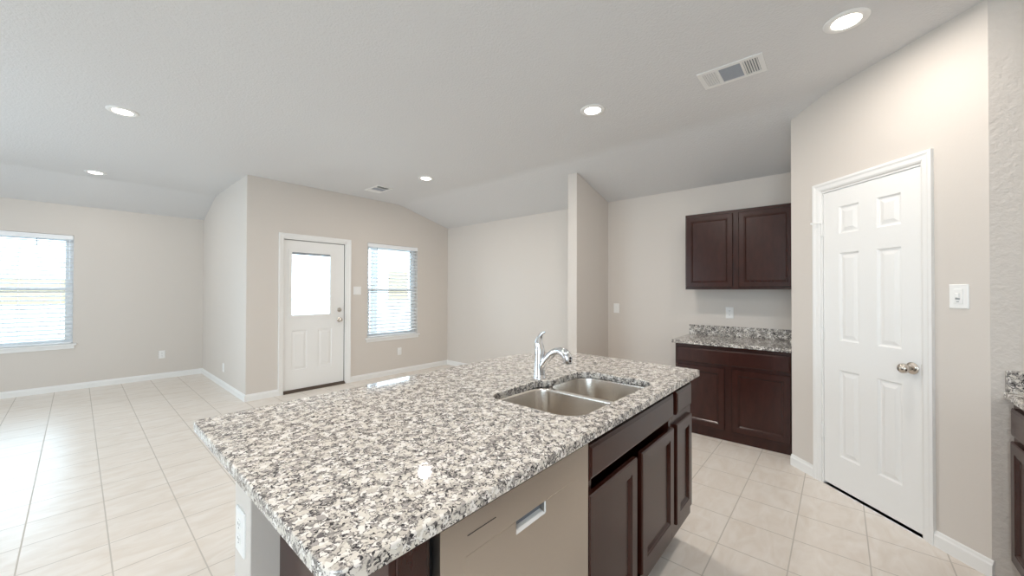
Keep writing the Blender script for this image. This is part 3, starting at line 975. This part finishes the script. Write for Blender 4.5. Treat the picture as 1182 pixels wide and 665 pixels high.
# ------------------------------------------------------------------ outlets and switches
def outlet(F, u, z, label, kind='outlet', w=0.072, h=0.118, gangs=1, group='white wall outlets'):
    t = thing('wall_' + ('outlet' if kind == 'outlet' else 'switch') if kind != 'thermo' else 'dimmer_switch', label, 'outlet' if kind == 'outlet' else 'switch', F.p(u, 0, z - h / 2))
    bm = B(); nested(bm, F, u - w / 2, u + w / 2, z - h / 2, z + h / 2, [(0, 0.0), (0, 0.003), (0.004, 0.006)])
    obj('cover_plate', bm, M_PLASTIC, t)
    if kind == 'outlet':
        for dz in (-0.0195, 0.0195):
            bm = B()
            pts = [(0.0165 * math.cos(a) * 1.0, max(-0.0135, min(0.0135, 0.0165 * math.sin(a)))) for a in [2 * PI * k / 24 for k in range(24)]]
            prism(bm, [F.p(u + a, 0.0055, z + dz + b_) for a, b_ in pts], (0, 0, 0), F.n * 0.002)
            rcp = obj('receptacle', bm, M_PLASTIC, t)
            bm = B()
            for du in (-0.006, 0.006):
                box(bm, u + du - 0.001, u + du + 0.001, 0.0073, 0.0078, z + dz - 0.001, z + dz + 0.006, F=F)
            lathe(bm, F.p(u, 0.0073, z + dz - 0.008), F.n, [(0, 0.0022), (0.0005, 0.0022)], 10)
            obj('slots', bm, M_DARK, rcp)
    elif kind == 'switch':
        for g in range(gangs):
            du = (g - (gangs - 1) / 2) * 0.046
            bm = B(); nested(bm, F, u + du - 0.017, u + du + 0.017, z - 0.034, z + 0.034, [(0, 0.0055), (0.001, 0.0085), (0.003, 0.009)])
            obj('rocker', bm, M_PLASTIC, t)
    else:
        bm = B(); nested(bm, F, u - 0.019, u + 0.019, z - 0.038, z + 0.038, [(0, 0.0055), (0.001, 0.009), (0.004, 0.0095)])
        rk_ = obj('rocker', bm, M_PLASTIC, t)
        bm = B(); nested(bm, F, u - 0.010, u + 0.010, z - 0.010, z + 0.018, [(0, 0.009), (0.004, 0.016), (0.007, 0.017)])
        obj('toggle', bm, M_PLASTIC, rk_)
        bm = B(); box(bm, u - 0.009, u + 0.009, 0.0092, 0.0125, z - 0.0135, z - 0.0105, F=F)
        box(bm, u - 0.005, u + 0.005, 0.0092, 0.0105, z - 0.028, z - 0.025, F=F)
        obj('toggle_marks', bm, M_DUCT, rk_)
    for dz in ((-0.048, 0.048) if kind != 'outlet' else (0,)):
        bm = B(); lathe(bm, F.p(u, 0.0055, z + dz), F.n, [(0, 0.003), (0.0012, 0.0026)], 10)
        obj('screw', bm, M_PLASTIC, t, smooth=True)
    return t
outlet(F_A, 0.858, 0.365, 'white outlet low on the far left wall, right of its window')
outlet(F_R, 6.45, 0.27, 'white outlet low on the short return wall near the corner')
outlet(F_B, 3.447, 0.357, 'white outlet low on the wall under the window beside patio door')
outlet(F_B, 2.728, 1.343, 'white double switch plate between patio door and window', 'switch', w=0.118, h=0.122, gangs=2)
outlet(F_E, 0.855, 1.122, 'white outlet above the alcove backsplash')
outlet(F_E, 2.108, 1.130, 'white plate on the alcove wall left of the cabinets', 'switch', h=0.118)
outlet(F_P, 1.043, 1.320, 'white dimmer switch plate right of the pantry door', 'thermo', w=0.079, h=0.124)
outlet(Frame((0.298, 0, 0), (0, 1, 0), (-1, 0, 0)), 1.224, 0.690, 'white outlet on the end of the island knee wall')

# ------------------------------------------------------------------ ceiling lights and vents
def ceiling_light(x, y, label, power=LAMP_POWER):
    t = thing('ceiling_light', label, 'ceiling light', (x, y, H), 'recessed ceiling lights')
    bm = B(); lathe(bm, (x, y, H + 0.001), (0, 0, -1), [(0, 0.094), (0.004, 0.094), (0.008, 0.088), (0.010, 0.066), (0.006, 0.060), (0.0058, 0.001)], 40)
    obj('trim_ring', bm, M_TRIM, t, smooth=True)
    bm = B(); lathe(bm, (x, y, H - 0.0052), (0, 0, -1), [(0, 0.0595), (0.002, 0.058), (0.0035, 0.04), (0.004, 0.001)], 36)
    obj('lens', bm, M_LAMP, t, smooth=True)
    d = bpy.data.lights.new('lamp_glow', 'AREA'); d.shape = 'DISK'; d.size = 0.14; d.energy = power; d.color = LAMP_COLOR
    l = bpy.data.objects.new('lamp_glow', d); l.parent = t; l.location = (0, 0, -0.016); C.objects.link(l)
ceiling_light(2.600, 1.432, 'recessed ceiling light above the island, right of centre', KITCHEN_LAMP_POWER)
ceiling_light(2.592, -0.035, 'recessed ceiling light at upper right, nearest the pantry wall', 8.0)
ceiling_light(0.225, 4.235, 'recessed ceiling light at left, nearer of the left pair')
ceiling_light(0.135, 6.68, 'recessed ceiling light at far left, close to the window wall')
ceiling_light(2.832, 3.872, 'recessed ceiling light over the dining area near the small vent', 13.0)
for x, y, p_ in ((0.2, 1.43, KITCHEN_LAMP_POWER), (0.2, -0.04, KITCHEN_LAMP_POWER), (-2.0, 4.235, LAMP_POWER), (-2.0, 1.4, LAMP_POWER)):  # extra lamps out of view, added to brighten the room
    ceiling_light(x, y, 'unseen recessed ceiling light added to brighten the room', p_)

def air_vent(x0, x1, y0, y1, label):
    t = thing('air_vent', label, 'vent', ((x0 + x1) / 2, (y0 + y1) / 2, H))
    Fc = Frame((0, 0, H), (0, 1, 0), (0, 0, -1), up=(1, 0, 0))   # u = y, z = x, n = down
    L = y1 - y0
    m = 0.028
    sec = [(y0 + m, y0 + L * 0.30), (y0 + L * 0.335, y0 + L * 0.665), (y0 + L * 0.70, y1 - m)]
    bm = B(); panel_slab(bm, Fc, y0, y1, x0, x1, -0.001, 0.006, [(a, b_, x0 + m, x1 - m) for a, b_ in sec])
    obj('vent_frame', bm, M_TRIM, t, bevel=0.002)
    boxobj('duct_opening', (y0 + m, y1 - m, 0.0, 0.0008, x0 + m, x1 - m), M_DUCT, t, F=Fc)
    for i, (a, b_) in enumerate(sec):
        bm = B()
        if i == 1:
            n = 14
            for k in range(n):
                xx = x0 + m + (x1 - x0 - 2 * m) * (k + 0.5) / n
                prism(bm, [Fc.p(a, nn, zz) for nn, zz in ((0.0009, xx - 0.002), (0.0009, xx - 0.001), (0.005, xx + 0.003), (0.005, xx + 0.002))], (0, 0, 0), Fc.u * (b_ - a))
        else:
            n = 6
            s = -1 if i == 0 else 1
            for k in range(n):
                yy = a + (b_ - a) * (k + 0.5) / n
                prism(bm, [Fc.p(yy + dy, nn, x0 + m) for nn, dy in ((0.0009, -0.005 * s), (0.0009, -0.004 * s), (0.006, 0.005 * s), (0.006, 0.004 * s))], (0, 0, 0), Fc.z * (x1 - x0 - 2 * m))
        obj('louvers', bm, M_TRIM if i != 1 else M_GRILLE, t)
    return t
air_vent(2.612, 2.840, 0.332, 0.690, 'white rectangular ceiling vent above the kitchen island')
air_vent(2.600, 2.828, 4.610, 4.968, 'small far ceiling vent near the patio door wall')

# ------------------------------------------------------------------ outdoors, seen through the panes
bm = B()
v = [bm.verts.new(c) for c in ((-30, YB + WT + 0.001, -0.15), (40, YB + WT + 0.001, -0.15), (40, 26, 0.90), (-30, 26, 0.90))]
bm.faces.new(v); w = [bm.verts.new(Vector(c.co) - Vector((0, 0, 0.3))) for c in v]; bm.faces.new(w[::-1])
for i in range(4):
    bm.faces.new((v[i], v[(i + 1) % 4], w[(i + 1) % 4], w[i]))
g = obj('ground', bm, M_CONCRETE)
g['kind'] = 'structure'; g['label'] = 'pale ground outside the windows'
bm = B()
x = -16.0
while x < 6:
    box(bm, x, x + 0.1449, 23.0, 23.02, 0.60, 1.80); x += 0.145
for zz in (0.95, 1.60):
    box(bm, -16, 6, 23.02, 23.06, zz, zz + 0.09)
tag(obj('backyard_fence', bm, M_FENCE), 'tan wooden board fence beyond the far left window', 'fence')
bm = B()
x = 13.2
while x < 14.6:
    box(bm, x, x + 0.1449, 22.0, 22.02, 0.50, 2.6); x += 0.145
box(bm, 13.2, 14.7, 22.02, 22.06, 1.2, 1.3)
tag(obj('backyard_fence', bm, M_FENCE), 'tan wooden fence seen through the blind right of the patio door', 'fence')
bm = B(); box(bm, 4.02, 4.12, 7.30, 7.40, -0.12, 2.6); box(bm, 3.99, 4.15, 7.27, 7.43, -0.12, 0.06); box(bm, 3.99, 4.15, 7.27, 7.43, 2.5, 2.62)
tag(obj('patio_post', bm, M_POST, bevel=0.004), 'blue grey patio post outside the window beside the patio door', 'post')
